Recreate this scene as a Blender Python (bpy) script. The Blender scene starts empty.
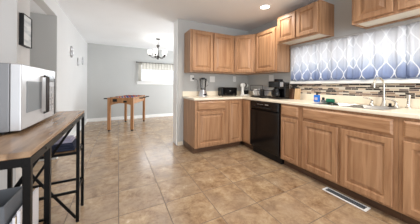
import bpy, bmesh, math, random
from mathutils import Vector, Matrix
random.seed(4)
PI = math.pi
S = bpy.context.scene
C = S.collection

# ---------------------------------------------------------------- camera
H = 1.136
cam_d = bpy.data.cameras.new('camera')
cam = bpy.data.objects.new('camera', cam_d)
C.objects.link(cam)
cam_d.sensor_width = 36
cam_d.lens = 178.6 / 420 * 36
cam_d.shift_y = (85.4 - 112) / 420
cam_d.clip_start = 0.02
cam.matrix_world = (Matrix.Translation((0, 0, H)) @ Matrix.Rotation(math.radians(-27.22), 4, 'Z')
                    @ Matrix.Rotation(math.radians(90), 4, 'X') @ Matrix.Rotation(math.radians(0.45), 4, 'Z'))
S.camera = cam

# ---------------------------------------------------------------- world, exposure, large lights
w = bpy.data.worlds.new('world')
S.world = w
w.use_nodes = True
w.node_tree.nodes['Background'].inputs[0].default_value = (0.93, 0.96, 1.0, 1)
w.node_tree.nodes['Background'].inputs[1].default_value = 1.15
S.view_settings.view_transform = 'Standard'
S.view_settings.look = 'None'
S.view_settings.gamma = 1
S.view_settings.exposure = 0.25


def area(name, loc, rot, sx, sy, power, col):
    d = bpy.data.lights.new(name, 'AREA')
    d.shape = 'RECTANGLE'
    d.size = sx
    d.size_y = sy
    d.energy = power
    d.color = col
    o = bpy.data.objects.new(name, d)
    C.objects.link(o)
    o.location = loc
    o.rotation_euler = rot
    return o


COOL = (0.93, 0.965, 1.0)
WARM = (1.0, 0.93, 0.84)
# daylight of the patio door in the dining room (hidden behind the kitchen wall)
area('patio_daylight', (3.28, 5.0, 1.1), (0, math.radians(90), 0), 2.0, 1.9, 78, COOL)
# soft fill light added behind the camera, out of view
area('rear_fill', (0.6, -2.3, 1.35), (math.radians(-90), 0, PI), 3.2, 2.0, 64, (0.93, 0.96, 1.0))
# daylight behind the kitchen window
area('kitchen_window_daylight', (3.0, 0.95, 1.6), (0, math.radians(90), 0), 0.8, 2.6, 26, COOL)
# daylight of the dining room window
area('dining_window_daylight', (1.25, 6.85, 1.6), (math.radians(-90), 0, 0), 1.6, 0.7, 16, COOL)


def point(name, loc, power, rad=0.05, col=WARM, spot=None):
    d = bpy.data.lights.new(name, 'SPOT' if spot else 'POINT')
    d.energy = power
    d.shadow_soft_size = rad
    d.color = col
    if spot:
        d.spot_size = math.radians(spot)
        d.spot_blend = 0.6
    o = bpy.data.objects.new(name, d)
    C.objects.link(o)
    o.location = loc
    return o


# ---------------------------------------------------------------- materials
def mat(name, col, rough=0.5, metal=0.0, **kw):
    m = bpy.data.materials.new(name)
    m.use_nodes = True
    b = m.node_tree.nodes['Principled BSDF']
    b.inputs['Base Color'].default_value = (*col, 1)
    b.inputs['Roughness'].default_value = rough
    b.inputs['Metallic'].default_value = metal
    for k, v in kw.items():
        b.inputs[k.replace('_', ' ')].default_value = v
    # fine procedural variation so that no surface is a dead flat colour
    nt = m.node_tree
    n = nt.nodes.new('ShaderNodeTexNoise')
    n.inputs['Scale'].default_value = 35
    bp = nt.nodes.new('ShaderNodeBump')
    bp.inputs['Strength'].default_value = 0.03
    bp.inputs['Distance'].default_value = 0.002
    nt.links.new(n.outputs['Fac'], bp.inputs['Height'])
    nt.links.new(bp.outputs['Normal'], b.inputs['Normal'])
    return m


def srgb(r, g, b):
    f = lambda c: (c / 255 / 12.92) if c / 255 <= 0.04045 else ((c / 255 + 0.055) / 1.055) ** 2.4
    return (f(r), f(g), f(b))


def nodes(m):
    return m.node_tree, m.node_tree.nodes, m.node_tree.links, m.node_tree.nodes['Principled BSDF']


def ramp(nd, stops, interp='LINEAR'):
    r = nd.new('ShaderNodeValToRGB')
    r.color_ramp.interpolation = interp
    while len(r.color_ramp.elements) < len(stops):
        r.color_ramp.elements.new(0.5)
    for e, (p, c) in zip(r.color_ramp.elements, stops):
        e.position = p
        e.color = (*c, 1)
    return r


def paint(name, col, rough=0.7):
    m = mat(name, col, rough)
    nt, nd, ln, b = nodes(m)
    n = nd.new('ShaderNodeTexNoise')
    n.inputs['Scale'].default_value = 1.3
    n.inputs['Detail'].default_value = 3
    g = nd.new('ShaderNodeNewGeometry')
    ln.new(g.outputs['Position'], n.inputs['Vector'])
    r = ramp(nd, [(0.3, tuple(c * 0.97 for c in col)), (0.7, tuple(min(1, c * 1.02) for c in col))])
    ln.new(n.outputs['Fac'], r.inputs['Fac'])
    ln.new(r.outputs['Color'], b.inputs['Base Color'])
    return m


def wood(name, c1, c2, rough=0.38, horiz=False, scale=1.0):
    m = mat(name, c1, rough)
    nt, nd, ln, b = nodes(m)
    g = nd.new('ShaderNodeNewGeometry')
    mp = nd.new('ShaderNodeMapping')
    mp.inputs['Scale'].default_value = (22 * scale, 3.0 * scale, 22 * scale) if horiz == 'y' else (
        (3.0 * scale, 22 * scale, 22 * scale) if horiz == 'x' else (
            (5 * scale, 5 * scale, 30 * scale) if horiz else (26 * scale, 26 * scale, 1.8 * scale)))
    ln.new(g.outputs['Position'], mp.inputs['Vector'])
    n = nd.new('ShaderNodeTexNoise')
    n.inputs['Scale'].default_value = 1.0
    n.inputs['Detail'].default_value = 6
    n.inputs['Distortion'].default_value = 0.6
    ln.new(mp.outputs['Vector'], n.inputs['Vector'])
    r = ramp(nd, [(0.32, c2), (0.68, c1)])
    ln.new(n.outputs['Fac'], r.inputs['Fac'])
    ln.new(r.outputs['Color'], b.inputs['Base Color'])
    return m


M = {}
M['wall'] = paint('grey_blue_wall_paint', srgb(190, 191, 189))
M['wall_white'] = paint('white_wall_paint', srgb(214, 214, 213))
M['wall_beige'] = paint('beige_wall_paint', srgb(205, 199, 194))
M['ceiling'] = paint('ceiling_paint', srgb(243, 245, 247), 0.8)
M['trim'] = mat('white_trim_paint', srgb(240, 240, 238), 0.4)
M['maple'] = wood('maple_cabinet_wood', srgb(182, 142, 107), srgb(148, 108, 77))
M['maple_h'] = wood('maple_cabinet_wood_level', srgb(182, 142, 107), srgb(148, 108, 77), horiz=True, scale=0.8)
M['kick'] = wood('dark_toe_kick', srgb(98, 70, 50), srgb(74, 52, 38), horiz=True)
M['cream'] = mat('cream_solid_surface', srgb(236, 226, 207), 0.25)
M['black'] = mat('black_gloss', srgb(11, 11, 13), 0.14, Specular_IOR_Level=0.4)
M['black_matte'] = mat('black_plastic', srgb(16, 16, 18), 0.4, Specular_IOR_Level=0.3)
M['black_metal'] = mat('black_powder_metal', srgb(5, 5, 6), 0.35, Specular_IOR_Level=0.2)
M['silver'] = mat('silver_metal', srgb(200, 200, 202), 0.3, 0.85)
M['silver_body'] = mat('microwave_silver', srgb(132, 133, 136), 0.4, 0.3)
M['silver_front'] = mat('microwave_front_silver', srgb(200, 201, 204), 0.25, 0.4)
M['key_grey'] = mat('key_grey', srgb(176, 178, 182), 0.35)
M['window_glass'] = mat('microwave_window', srgb(120, 126, 132), 0.1)
M['chrome'] = mat('brushed_nickel', srgb(222, 216, 204), 0.22, 0.9)
M['steel'] = mat('sink_steel', srgb(170, 170, 170), 0.28, 1.0)
M['dark_glass'] = mat('dark_glass', srgb(70, 76, 82), 0.08)
M['white_plastic'] = mat('white_plastic', srgb(238, 238, 236), 0.3)
M['dark_metal'] = mat('bronze_metal', srgb(62, 58, 56), 0.35, 0.6)
M['fabric_grey'] = mat('grey_fabric', srgb(96, 99, 104), 0.9)
M['fabric_navy'] = mat('navy_fabric', srgb(40, 46, 66), 0.9)
M['lilac'] = mat('lilac_fabric', srgb(170, 168, 190), 0.9)
M['paper'] = mat('glossy_paper', srgb(214, 214, 220), 0.3)
M['yellow'] = mat('yellow_print', srgb(190, 160, 90), 0.4)
M['blue'] = mat('blue_plastic', srgb(30, 110, 205), 0.25)
M['green'] = mat('green_sponge', srgb(20, 105, 80), 0.8)
M['bamboo'] = wood('light_bamboo', srgb(214, 184, 146), srgb(196, 164, 126))
M['dark_wood'] = wood('dark_walnut', srgb(92, 62, 44), srgb(66, 44, 32))
M['game_wood'] = wood('oak_laminate', srgb(176, 128, 84), srgb(146, 100, 60), scale=0.8)
M['red'] = mat('red_plastic', srgb(190, 50, 50), 0.35)
M['field'] = mat('pale_playfield', srgb(196, 202, 200), 0.4)
M['blue_player'] = mat('blue_player_plastic', srgb(50, 70, 150), 0.35)

# table top: rustic brown planks running along the table
M['plank'] = wood('rustic_plank', srgb(172, 142, 112), srgb(104, 80, 60), 0.25, horiz='y', scale=0.7)

# glass
def glass(name, col=(1, 1, 1), rough=0.02):
    m = bpy.data.materials.new(name)
    m.use_nodes = True
    nt = m.node_tree
    nt.nodes.clear()
    o = nt.nodes.new('ShaderNodeOutputMaterial')
    t = nt.nodes.new('ShaderNodeBsdfTransparent')
    t.inputs['Color'].default_value = (*col, 1)
    g = nt.nodes.new('ShaderNodeBsdfGlossy')
    g.inputs['Roughness'].default_value = rough
    f = nt.nodes.new('ShaderNodeFresnel')
    f.inputs['IOR'].default_value = 1.45
    x = nt.nodes.new('ShaderNodeMixShader')
    nt.links.new(f.outputs[0], x.inputs[0])
    nt.links.new(t.outputs[0], x.inputs[1])
    nt.links.new(g.outputs[0], x.inputs[2])
    nt.links.new(x.outputs[0], o.inputs[0])
    return m


M['glass'] = glass('clear_glass')
M['jar_glass'] = glass('blender_jar_glass', (0.94, 0.95, 0.955))


def emissive(name, col, strength):
    m = mat(name, col, 0.4)
    b = m.node_tree.nodes['Principled BSDF']
    b.inputs['Emission Color'].default_value = (*col, 1)
    b.inputs['Emission Strength'].default_value = strength
    return m


M['lamp_on'] = emissive('lit_lens', (1.0, 0.97, 0.92), 6.0)
M['shade_on'] = emissive('lit_frosted_shade', (1.0, 0.98, 0.95), 0.9)


# floor tiles
def floor_mat():
    m = mat('slate_look_floor_tile', (0.3, 0.25, 0.2), 0.3, Specular_IOR_Level=1.0)
    nt, nd, ln, b = nodes(m)
    g = nd.new('ShaderNodeNewGeometry')
    mp = nd.new('ShaderNodeMapping')
    mp.inputs['Location'].default_value = (-0.012, -0.138, 0)
    ln.new(g.outputs['Position'], mp.inputs['Vector'])
    br = nd.new('ShaderNodeTexBrick')
    br.offset = 0
    br.inputs['Scale'].default_value = 1.0
    br.inputs['Brick Width'].default_value = 0.3975
    br.inputs['Row Height'].default_value = 0.3975
    br.inputs['Mortar Size'].default_value = 0.0034
    br.inputs['Mortar Smooth'].default_value = 0.1
    br.inputs['Color1'].default_value = (0, 0, 0, 1)
    br.inputs['Color2'].default_value = (1, 1, 1, 1)
    ln.new(mp.outputs['Vector'], br.inputs['Vector'])
    # cleft stone: each tile shifts the noise so neighbours differ
    sh = nd.new('ShaderNodeVectorMath')
    sh.operation = 'MULTIPLY_ADD'
    sh.inputs[1].default_value = (3, 5, 7)
    ln.new(br.outputs['Color'], sh.inputs[0])
    ln.new(g.outputs['Position'], sh.inputs[2])
    n1 = nd.new('ShaderNodeTexNoise')
    n1.inputs['Scale'].default_value = 6.0
    n1.inputs['Detail'].default_value = 7
    n1.inputs['Roughness'].default_value = 0.76
    n1.inputs['Distortion'].default_value = 0.25
    ln.new(sh.outputs[0], n1.inputs['Vector'])
    r1 = ramp(nd, [(0.33, srgb(122, 92, 66)), (0.45, srgb(158, 130, 100)), (0.55, srgb(180, 153, 120)), (0.67, srgb(202, 180, 148))])
    ln.new(n1.outputs['Fac'], r1.inputs['Fac'])
    n2 = nd.new('ShaderNodeTexNoise')
    n2.inputs['Scale'].default_value = 2.6
    n2.inputs['Detail'].default_value = 4
    ln.new(sh.outputs[0], n2.inputs['Vector'])
    r2 = ramp(nd, [(0.38, (0, 0, 0)), (0.66, (1, 1, 1))])
    ln.new(n2.outputs['Fac'], r2.inputs['Fac'])
    mx = nd.new('ShaderNodeMixRGB')
    mx.inputs['Color2'].default_value = (*srgb(156, 136, 116), 1)
    ml = nd.new('ShaderNodeMath')
    ml.operation = 'MULTIPLY'
    ml.inputs[1].default_value = 0.6
    ln.new(r2.outputs['Color'], ml.inputs[0])
    ln.new(ml.outputs[0], mx.inputs['Fac'])
    ln.new(r1.outputs['Color'], mx.inputs['Color1'])
    gr = nd.new('ShaderNodeMixRGB')
    gr.inputs['Color2'].default_value = (*srgb(100, 82, 66), 1)
    ln.new(br.outputs['Fac'], gr.inputs['Fac'])
    ln.new(mx.outputs['Color'], gr.inputs['Color1'])
    ln.new(gr.outputs['Color'], b.inputs['Base Color'])
    rr = nd.new('ShaderNodeMapRange')
    rr.inputs['To Min'].default_value = 0.18
    rr.inputs['To Max'].default_value = 0.32
    ln.new(n1.outputs['Fac'], rr.inputs['Value'])
    ra = nd.new('ShaderNodeMath')
    ra.operation = 'MULTIPLY_ADD'
    ra.inputs[1].default_value = 0.6
    ln.new(br.outputs['Fac'], ra.inputs[0])
    ln.new(rr.outputs[0], ra.inputs[2])
    ln.new(ra.outputs[0], b.inputs['Roughness'])
    bp = nd['Bump']
    bp.inputs['Strength'].default_value = 0.25
    bp.inputs['Distance'].default_value = 0.002
    sb = nd.new('ShaderNodeMath')
    sb.operation = 'SUBTRACT'
    ln.new(n1.outputs['Fac'], sb.inputs[0])
    ln.new(br.outputs['Fac'], sb.inputs[1])
    ln.new(sb.outputs[0], bp.inputs['Height'])
    return m


M['floor'] = floor_mat()


def mosaic_mat():
    m = mat('linear_glass_mosaic', (0.4, 0.35, 0.3), 0.2)
    nt, nd, ln, b = nodes(m)
    g = nd.new('ShaderNodeNewGeometry')
    sp = nd.new('ShaderNodeSeparateXYZ')
    ln.new(g.outputs['Position'], sp.inputs[0])
    cb = nd.new('ShaderNodeCombineXYZ')
    ln.new(sp.outputs['Y'], cb.inputs['X'])
    ln.new(sp.outputs['Z'], cb.inputs['Y'])
    br = nd.new('ShaderNodeTexBrick')
    br.offset = 0.37
    br.offset_frequency = 3
    br.squash = 1.6
    br.squash_frequency = 2
    br.inputs['Scale'].default_value = 1
    br.inputs['Brick Width'].default_value = 0.072
    br.inputs['Row Height'].default_value = 0.0192
    br.inputs['Mortar Size'].default_value = 0.0016
    br.inputs['Color1'].default_value = (0, 0, 0, 1)
    br.inputs['Color2'].default_value = (1, 1, 1, 1)
    br.inputs['Mortar'].default_value = (0.55, 0.55, 0.55, 1)
    ln.new(cb.outputs[0], br.inputs['Vector'])
    r = ramp(nd, [(0, srgb(44, 36, 36)), (0.30, srgb(168, 146, 124)), (0.45, srgb(204, 196, 182)),
                  (0.60, srgb(134, 112, 98)), (0.70, srgb(200, 184, 162)), (0.86, srgb(92, 78, 76))], 'CONSTANT')
    ln.new(br.outputs['Color'], r.inputs['Fac'])
    ln.new(r.outputs['Color'], b.inputs['Base Color'])
    return m


M['mosaic'] = mosaic_mat()


def curtain_mat():
    """Pale denim blue cloth, backlight painted in as white above, with a white ogee trellis printed on it."""
    m = bpy.data.materials.new('trellis_curtain_cloth')
    m.use_nodes = True
    nt = m.node_tree
    nd, ln = nt.nodes, nt.links
    nd.clear()
    out = nd.new('ShaderNodeOutputMaterial')
    uv = nd.new('ShaderNodeUVMap')
    sp = nd.new('ShaderNodeSeparateXYZ')
    ln.new(uv.outputs[0], sp.inputs[0])

    def mth(op, a, b=None):
        n = nd.new('ShaderNodeMath')
        n.operation = op
        for i, v in enumerate((a, b)):
            if v is None:
                continue
            if isinstance(v, (int, float)):
                n.inputs[i].default_value = v
            else:
                ln.new(v, n.inputs[i])
        return n.outputs[0]
    U, V = sp.outputs['X'], sp.outputs['Y']       # metres along the cloth, metres of height
    per, ht = 0.072, 0.27
    s = mth('SINE', mth('MULTIPLY', V, 2 * PI / ht))
    s = mth('MULTIPLY', s, 0.47 * per)
    a1 = mth('ABSOLUTE', mth('SUBTRACT', mth('PINGPONG', mth('ADD', mth('SUBTRACT', U, s), 10.0), per), 0.0))
    a2 = mth('PINGPONG', mth('ADD', mth('ADD', mth('ADD', U, per), s), 10.0), per)
    d = mth('MINIMUM', a1, a2)
    line = mth('LESS_THAN', d, 0.006)
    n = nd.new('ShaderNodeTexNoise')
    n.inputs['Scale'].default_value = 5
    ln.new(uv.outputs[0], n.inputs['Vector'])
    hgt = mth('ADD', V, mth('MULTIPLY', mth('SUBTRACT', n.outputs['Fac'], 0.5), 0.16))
    r = ramp(nd, [(0.0, srgb(146, 160, 192)), (0.08, srgb(170, 182, 208)), (0.18, srgb(206, 212, 222)), (0.30, srgb(228, 229, 232))])  # window glow put into the colour: bluish at the hem, washed white higher up
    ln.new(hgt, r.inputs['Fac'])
    mx = nd.new('ShaderNodeMixRGB')
    mx.inputs['Color2'].default_value = (*srgb(246, 247, 249), 1)
    ln.new(line, mx.inputs['Fac'])
    ln.new(r.outputs['Color'], mx.inputs['Color1'])
    df = nd.new('ShaderNodeBsdfDiffuse')
    tr = nd.new('ShaderNodeBsdfTranslucent')
    ln.new(mx.outputs['Color'], df.inputs['Color'])
    ln.new(mx.outputs['Color'], tr.inputs['Color'])
    ms = nd.new('ShaderNodeMixShader')
    ms.inputs[0].default_value = 0.5
    ln.new(df.outputs[0], ms.inputs[1])
    ln.new(tr.outputs[0], ms.inputs[2])
    ln.new(ms.outputs[0], out.inputs[0])
    return m


def sheer_mat(name, col, transl=0.6, transp=0.25):
    m = bpy.data.materials.new(name)
    m.use_nodes = True
    nt = m.node_tree
    nd, ln = nt.nodes, nt.links
    nd.clear()
    out = nd.new('ShaderNodeOutputMaterial')
    df = nd.new('ShaderNodeBsdfDiffuse')
    tr = nd.new('ShaderNodeBsdfTranslucent')
    tp = nd.new('ShaderNodeBsdfTransparent')
    df.inputs['Color'].default_value = (*col, 1)
    tr.inputs['Color'].default_value = (*col, 1)
    a = nd.new('ShaderNodeMixShader')
    a.inputs[0].default_value = transl
    b = nd.new('ShaderNodeMixShader')
    b.inputs[0].default_value = transp
    ln.new(df.outputs[0], a.inputs[1])
    ln.new(tr.outputs[0], a.inputs[2])
    ln.new(a.outputs[0], b.inputs[1])
    ln.new(tp.outputs[0], b.inputs[2])
    ln.new(b.outputs[0], out.inputs[0])
    return m


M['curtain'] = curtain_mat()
M['sheer'] = sheer_mat('sheer_cafe_cloth', srgb(214, 211, 204), 0.45, 0.15)


# ---------------------------------------------------------------- mesh helpers
class MB:
    def __init__(s):
        s.bm = bmesh.new()

    def box(s, x0, x1, y0, y1, z0, z1, mtx=None):
        vs = [s.bm.verts.new((x, y, z)) for x in (x0, x1) for y in (y0, y1) for z in (z0, z1)]
        for f in ((0, 1, 3, 2), (4, 6, 7, 5), (0, 4, 5, 1), (2, 3, 7, 6), (0, 2, 6, 4), (1, 5, 7, 3)):
            s.bm.faces.new([vs[i] for i in f])
        if mtx:
            for v in vs:
                v.co = mtx @ v.co
        return s

    def bar(s, a, b, wd, dp, up=(0, 0, 1)):
        """rectangular bar between two points"""
        a, b = Vector(a), Vector(b)
        d = (b - a).normalized()
        u = Vector(up)
        if abs(d.dot(u)) > 0.98:
            u = Vector((0, 1, 0))
        sx = d.cross(u).normalized()
        sy = sx.cross(d).normalized()
        vs = []
        for p in (a, b):
            for i, j in ((-1, -1), (1, -1), (1, 1), (-1, 1)):
                vs.append(s.bm.verts.new(p + sx * i * wd / 2 + sy * j * dp / 2))
        s.bm.faces.new(vs[0:4][::-1])
        s.bm.faces.new(vs[4:8])
        for i in range(4):
            j = (i + 1) % 4
            s.bm.faces.new((vs[i], vs[j], vs[4 + j], vs[4 + i]))
        return s

    def tube(s, pts, r, seg=10, cap=True):
        pts = [Vector(p) for p in pts]
        rs = r if isinstance(r, (list, tuple)) else [r] * len(pts)
        rings = []
        ref = None
        for i, p in enumerate(pts):
            d = (pts[min(i + 1, len(pts) - 1)] - pts[max(i - 1, 0)]).normalized()
            if ref is None or abs(ref.dot(d)) > 0.99:
                ref = Vector((0, 0, 1)) if abs(d.z) < 0.9 else Vector((1, 0, 0))
            sx = d.cross(ref).normalized()
            sy = sx.cross(d).normalized()
            ref = sy
            rings.append([s.bm.verts.new(p + (sx * math.cos(2 * PI * k / seg) + sy * math.sin(2 * PI * k / seg)) * rs[i]) for k in range(seg)])
        for a, b in zip(rings, rings[1:]):
            for k in range(seg):
                s.bm.faces.new((a[k], a[(k + 1) % seg], b[(k + 1) % seg], b[k]))
        if cap:
            s.bm.faces.new(rings[0][::-1])
            s.bm.faces.new(rings[-1])
        return s

    def lathe(s, prof, c=(0, 0, 0), seg=24, close=True):
        c = Vector(c)
        rings = []
        for r, z in prof:
            if r < 1e-5:
                rings.append([s.bm.verts.new(c + Vector((0, 0, z)))])
            else:
                rings.append([s.bm.verts.new(c + Vector((r * math.cos(2 * PI * k / seg), r * math.sin(2 * PI * k / seg), z))) for k in range(seg)])
        for a, b in zip(rings, rings[1:]):
            for k in range(seg):
                k2 = (k + 1) % seg
                if len(a) == 1 and len(b) == 1:
                    continue
                if len(a) == 1:
                    s.bm.faces.new((a[0], b[k], b[k2]))
                elif len(b) == 1:
                    s.bm.faces.new((a[k], a[k2], b[0]))
                else:
                    s.bm.faces.new((a[k], a[k2], b[k2], b[k]))
        return s

    def panel(s, x0, x1, z0, z1, prof):
        """front (towards -y) built from nested rectangles: prof = [(inset, y), ...]; first ring is the back edge"""
        rings = []
        for ins, y in prof:
            rings.append([s.bm.verts.new(p) for p in ((x0 + ins, y, z0 + ins), (x1 - ins, y, z0 + ins), (x1 - ins, y, z1 - ins), (x0 + ins, y, z1 - ins))])
        s.bm.faces.new(rings[0][::-1])
        for a, b in zip(rings, rings[1:]):
            for k in range(4):
                k2 = (k + 1) % 4
                s.bm.faces.new((a[k], a[k2], b[k2], b[k]))
        s.bm.faces.new(rings[-1])
        return s

    def prism(s, poly, z0, z1):
        """poly: list of (x, y)"""
        a = [s.bm.verts.new((x, y, z0)) for x, y in poly]
        b = [s.bm.verts.new((x, y, z1)) for x, y in poly]
        s.bm.faces.new(a[::-1])
        s.bm.faces.new(b)
        n = len(poly)
        for i in range(n):
            j = (i + 1) % n
            s.bm.faces.new((a[i], a[j], b[j], b[i]))
        return s

    def move(s, m):
        s.bm.transform(m)
        return s

    def build(s, name, m, parent=None, bevel=0.0, smooth=False, loc=None, rotz=None, seg=2):
        bmesh.ops.recalc_face_normals(s.bm, faces=s.bm.faces[:])
        me = bpy.data.meshes.new(name)
        s.bm.to_mesh(me)
        s.bm.free()
        me.materials.append(m)
        o = bpy.data.objects.new(name, me)
        C.objects.link(o)
        if parent:
            o.parent = parent
        if loc:
            o.location = loc
        if rotz is not None:
            o.rotation_euler.z = rotz
        if bevel:
            b = o.modifiers.new('bevel', 'BEVEL')
            b.width = bevel
            b.segments = seg
            b.limit_method = 'ANGLE'
            b.angle_limit = math.radians(40)
        if smooth:
            for p in me.polygons:
                p.use_smooth = True
            try:
                me.set_sharp_from_angle(angle=math.radians(45))
            except Exception:
                pass
        return o


def tag(o, label=None, cat=None, group=None, kind=None):
    if label:
        o['label'] = label
    if cat:
        o['category'] = cat
    if group:
        o['group'] = group
    if kind:
        o['kind'] = kind
    return o


def thing(name, label, cat, loc=(0, 0, 0), rotz=0, group=None):
    o = bpy.data.objects.new(name, None)
    o.empty_display_size = 0.05
    C.objects.link(o)
    o.location = loc
    o.rotation_euler = (0, 0, rotz)
    return tag(o, label, cat, group)


def copy_tree(o, parent=None):
    c = o.copy()
    C.objects.link(c)
    if parent:
        c.parent = parent
    for ch in list(o.children):
        copy_tree(ch, c)
    return c


def struct(name, mb, m, parent=None, **kw):
    o = mb.build(name, m, parent, **kw)
    if not parent:
        o['kind'] = 'structure'
    return o


# ---------------------------------------------------------------- measures of the room (metres)
XL, XR, YB, YF, ZC = -0.832, 2.649, 3.266, 6.496, 2.385
XF = 2.071            # face plane of the base cabinets on the window wall
YFB = 2.689           # face plane of the base cabinets on the back wall
XU, YU = XR - 0.323, YB - 0.323
CT = 0.925            # counter top
Y0 = -2.2             # where the modelled room stops behind the photographer

# ---------------------------------------------------------------- structure
struct('floor', MB().box(-2.6, 3.3, Y0, 6.7, -0.1, 0), M['floor'])
struct('ceiling', MB().box(-2.6, 3.3, Y0, 6.7, ZC, ZC + 0.1), M['ceiling'])
# left wall: short post by the picture, header over the opening, long stretch to the dining room
struct('wall_left', MB().box(XL - 0.11, XL, 2.279, 2.55, 0, ZC).box(XL - 0.11, XL, 2.55, 3.475, 2.168, ZC)
       .box(XL - 0.11, XL, 3.485, YF, 0, ZC).box(XL - 0.11, XL, 3.475, 3.485, 2.168, ZC), M['wall_white'])
struct('wall_hall_front', MB().box(-2.6, XL - 0.11, 2.279, 2.389, 0, ZC), M['wall_beige'])
struct('wall_hall_back', MB().box(-2.6, XL - 0.0005, 3.475, 3.4849, 0, 2.1675).box(-2.6, XL - 0.1105, 3.4851, 3.58, 0, 2.1675), M['wall'])
struct('ceiling_hall', MB().box(-2.6, XL - 0.1101, 2.389, 3.475, 2.168, 2.26), M['ceiling'])
struct('wall_hall_side', MB().box(-2.7, -2.6, Y0, 2.39, 0, ZC), M['wall_white'])
# dining end wall with a low wide window
wx0, wx1, wz0, wz1 = 0.60, 1.95, 1.245, 1.86
struct('wall_far', MB().box(XL - 0.11, wx0, YF, YF + 0.14, 0, ZC).box(wx1, 3.3, YF, YF + 0.14, 0, ZC)
       .box(wx0, wx1, YF, YF + 0.14, 0, wz0).box(wx0, wx1, YF, YF + 0.14, wz1, ZC), M['wall'])
# dining side wall with the patio door opening
struct('wall_dining_right', MB().box(3.2, 3.3, YB + .25, 4.0, 0, ZC).box(3.2, 3.3, 6.0, YF, 0, ZC).box(3.2, 3.3, 4.0, 6.0, 2.1, ZC), M['wall'])
# kitchen back wall, with its bare end towards the dining room
struct('wall_back', MB().box(1.0, 3.3, YB, YB + 0.25, 0, ZC), M['wall'])
struct('trim_1', MB().box(0.985, 0.9995, YB + 0.02, YB + 0.262, 0, ZC - 0.001), M['trim'], bevel=0.002)
# window wall
KY0, KY1, KZ0, KZ1 = 0.0, 2.06, 1.215, 1.76
struct('wall_right', MB().box(XR, XR + 0.15, KY1, YB, 0, ZC).box(XR, XR + 0.15, Y0, KY0, 0, ZC)
       .box(XR, XR + 0.15, KY0, KY1, 0, KZ0).box(XR, XR + 0.15, KY0, KY1, KZ1, ZC), M['wall'])
# baseboards
struct('baseboard_left', MB().box(XL, XL + 0.014, 3.475, YF, 0, 0.10).box(XL, XL + 0.014, 2.265, 2.55, 0, 0.1), M['trim'], bevel=0.004)
struct('baseboard_far', MB().box(XL + 0.015, 3.2, YF - 0.014, YF, 0, 0.10), M['trim'], bevel=0.004)
struct('baseboard_back', MB().box(1.0, 1.105, YB - 0.014, YB, 0, 0.07), M['cream'], bevel=0.003)
struct('baseboard_hall', MB().box(-2.6, XL - 0.001, 2.265, 2.279, 0, 0.10), M['trim'], bevel=0.004)


# windows: sash frame, mullions, glass
def window(name, along, a0, a1, z0, z1, plane, splits, depth=0.06):
    def bx(mb, u0, u1, v0, v1, t0, t1):
        if along == 'y':
            mb.box(t0, t1, u0, u1, v0, v1)
        else:
            mb.box(u0, u1, t0, t1, v0, v1)
    root = bpy.data.objects.new(name, None)
    C.objects.link(root)
    root['kind'] = 'structure'
    f = MB()
    p0, p1 = plane, plane + depth
    t = 0.04
    bx(f, a0, a1, z0, z0 + t, p0, p1)
    bx(f, a0, a1, z1 - t, z1, p0, p1)
    bx(f, a0, a0 + t, z0 + t, z1 - t, p0, p1)
    bx(f, a1 - t, a1, z0 + t, z1 - t, p0, p1)
    for s_ in splits:
        bx(f, s_ - 0.022, s_ + 0.022, z0 + t, z1 - t, p0, p1)
    f.build('window_frame', M['trim'], root)
    g = MB()
    bx(g, a0 + t, a1 - t, z0 + t, z1 - t, p0 + 0.025, p0 + 0.031)
    g.build('window_pane', M['glass'], root)
    return root


kw_ = window('window_1', 'y', KY0, KY1, KZ0, KZ1, XR + 0.08, [0.69, 1.38])
MB().box(XR - 0.045, XR + 0.14, KY0 - 0.02, KY1 + 0.02, KZ0 - 0.040, KZ0).build('window_sill', M['trim'], kw_, bevel=0.004)
dw_ = window('window_2', 'x', wx0, wx1, wz0, wz1, YF + 0.06, [1.24, 1.50])
MB().box(wx0 - 0.05, wx1 + 0.05, YF - 0.045, YF + 0.13, wz0 - 0.03, wz0).build('window_sill', M['trim'], dw_, bevel=0.004)
MB().box(wx0 - 0.03, wx1 + 0.03, YF - 0.016, YF - 0.001, wz0 - 0.09, wz0 - 0.031).build('window_apron', M['trim'], dw_, bevel=0.004)

# mosaic strip on the window wall
struct('trim_2', MB().box(XR - 0.010, XR, -0.3, 2.115, 1.020, 1.173), M['mosaic'])

# ---------------------------------------------------------------- cabinets
DOORP = [(0.0, 0.0), (0.0, -0.018), (0.005, -0.024), (0.050, -0.024), (0.058, -0.008), (0.066, -0.008), (0.100, -0.022)]
SMALLP = [(0.0, 0.0), (0.0, -0.018), (0.005, -0.023), (0.040, -0.023), (0.046, -0.009), (0.052, -0.009), (0.074, -0.018)]
DRAWP = [(0.0, 0.0), (0.0, -0.012), (0.016, -0.025)]
ROTR = -PI / 2   # local x runs towards the camera, local -y faces the room


def base_cabinet(label, loc, rotz, wd, parts, depth=0.57, group=None, name='base_cabinet'):
    t = thing(name, label, 'cabinet', loc, rotz, group)
    MB().box(0, wd, 0, depth, 0.10, 0.888).build('cabinet_body', M['maple'], t, bevel=0.0015)
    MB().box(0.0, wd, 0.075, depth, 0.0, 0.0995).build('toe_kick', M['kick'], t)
    for kind, x0, x1, z0, z1 in parts:
        if kind == 'door':
            MB().panel(x0, x1, z0, z1, DOORP if x1 - x0 > 0.28 else SMALLP).move(Matrix.Translation((0, -0.001, 0))).build('door', M['maple'], t)
        else:
            MB().panel(x0, x1, z0, z1, DRAWP).move(Matrix.Translation((0, -0.001, 0))).build('drawer' if kind == 'drawer' else 'false_front', M['maple_h'], t)
    return t


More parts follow.
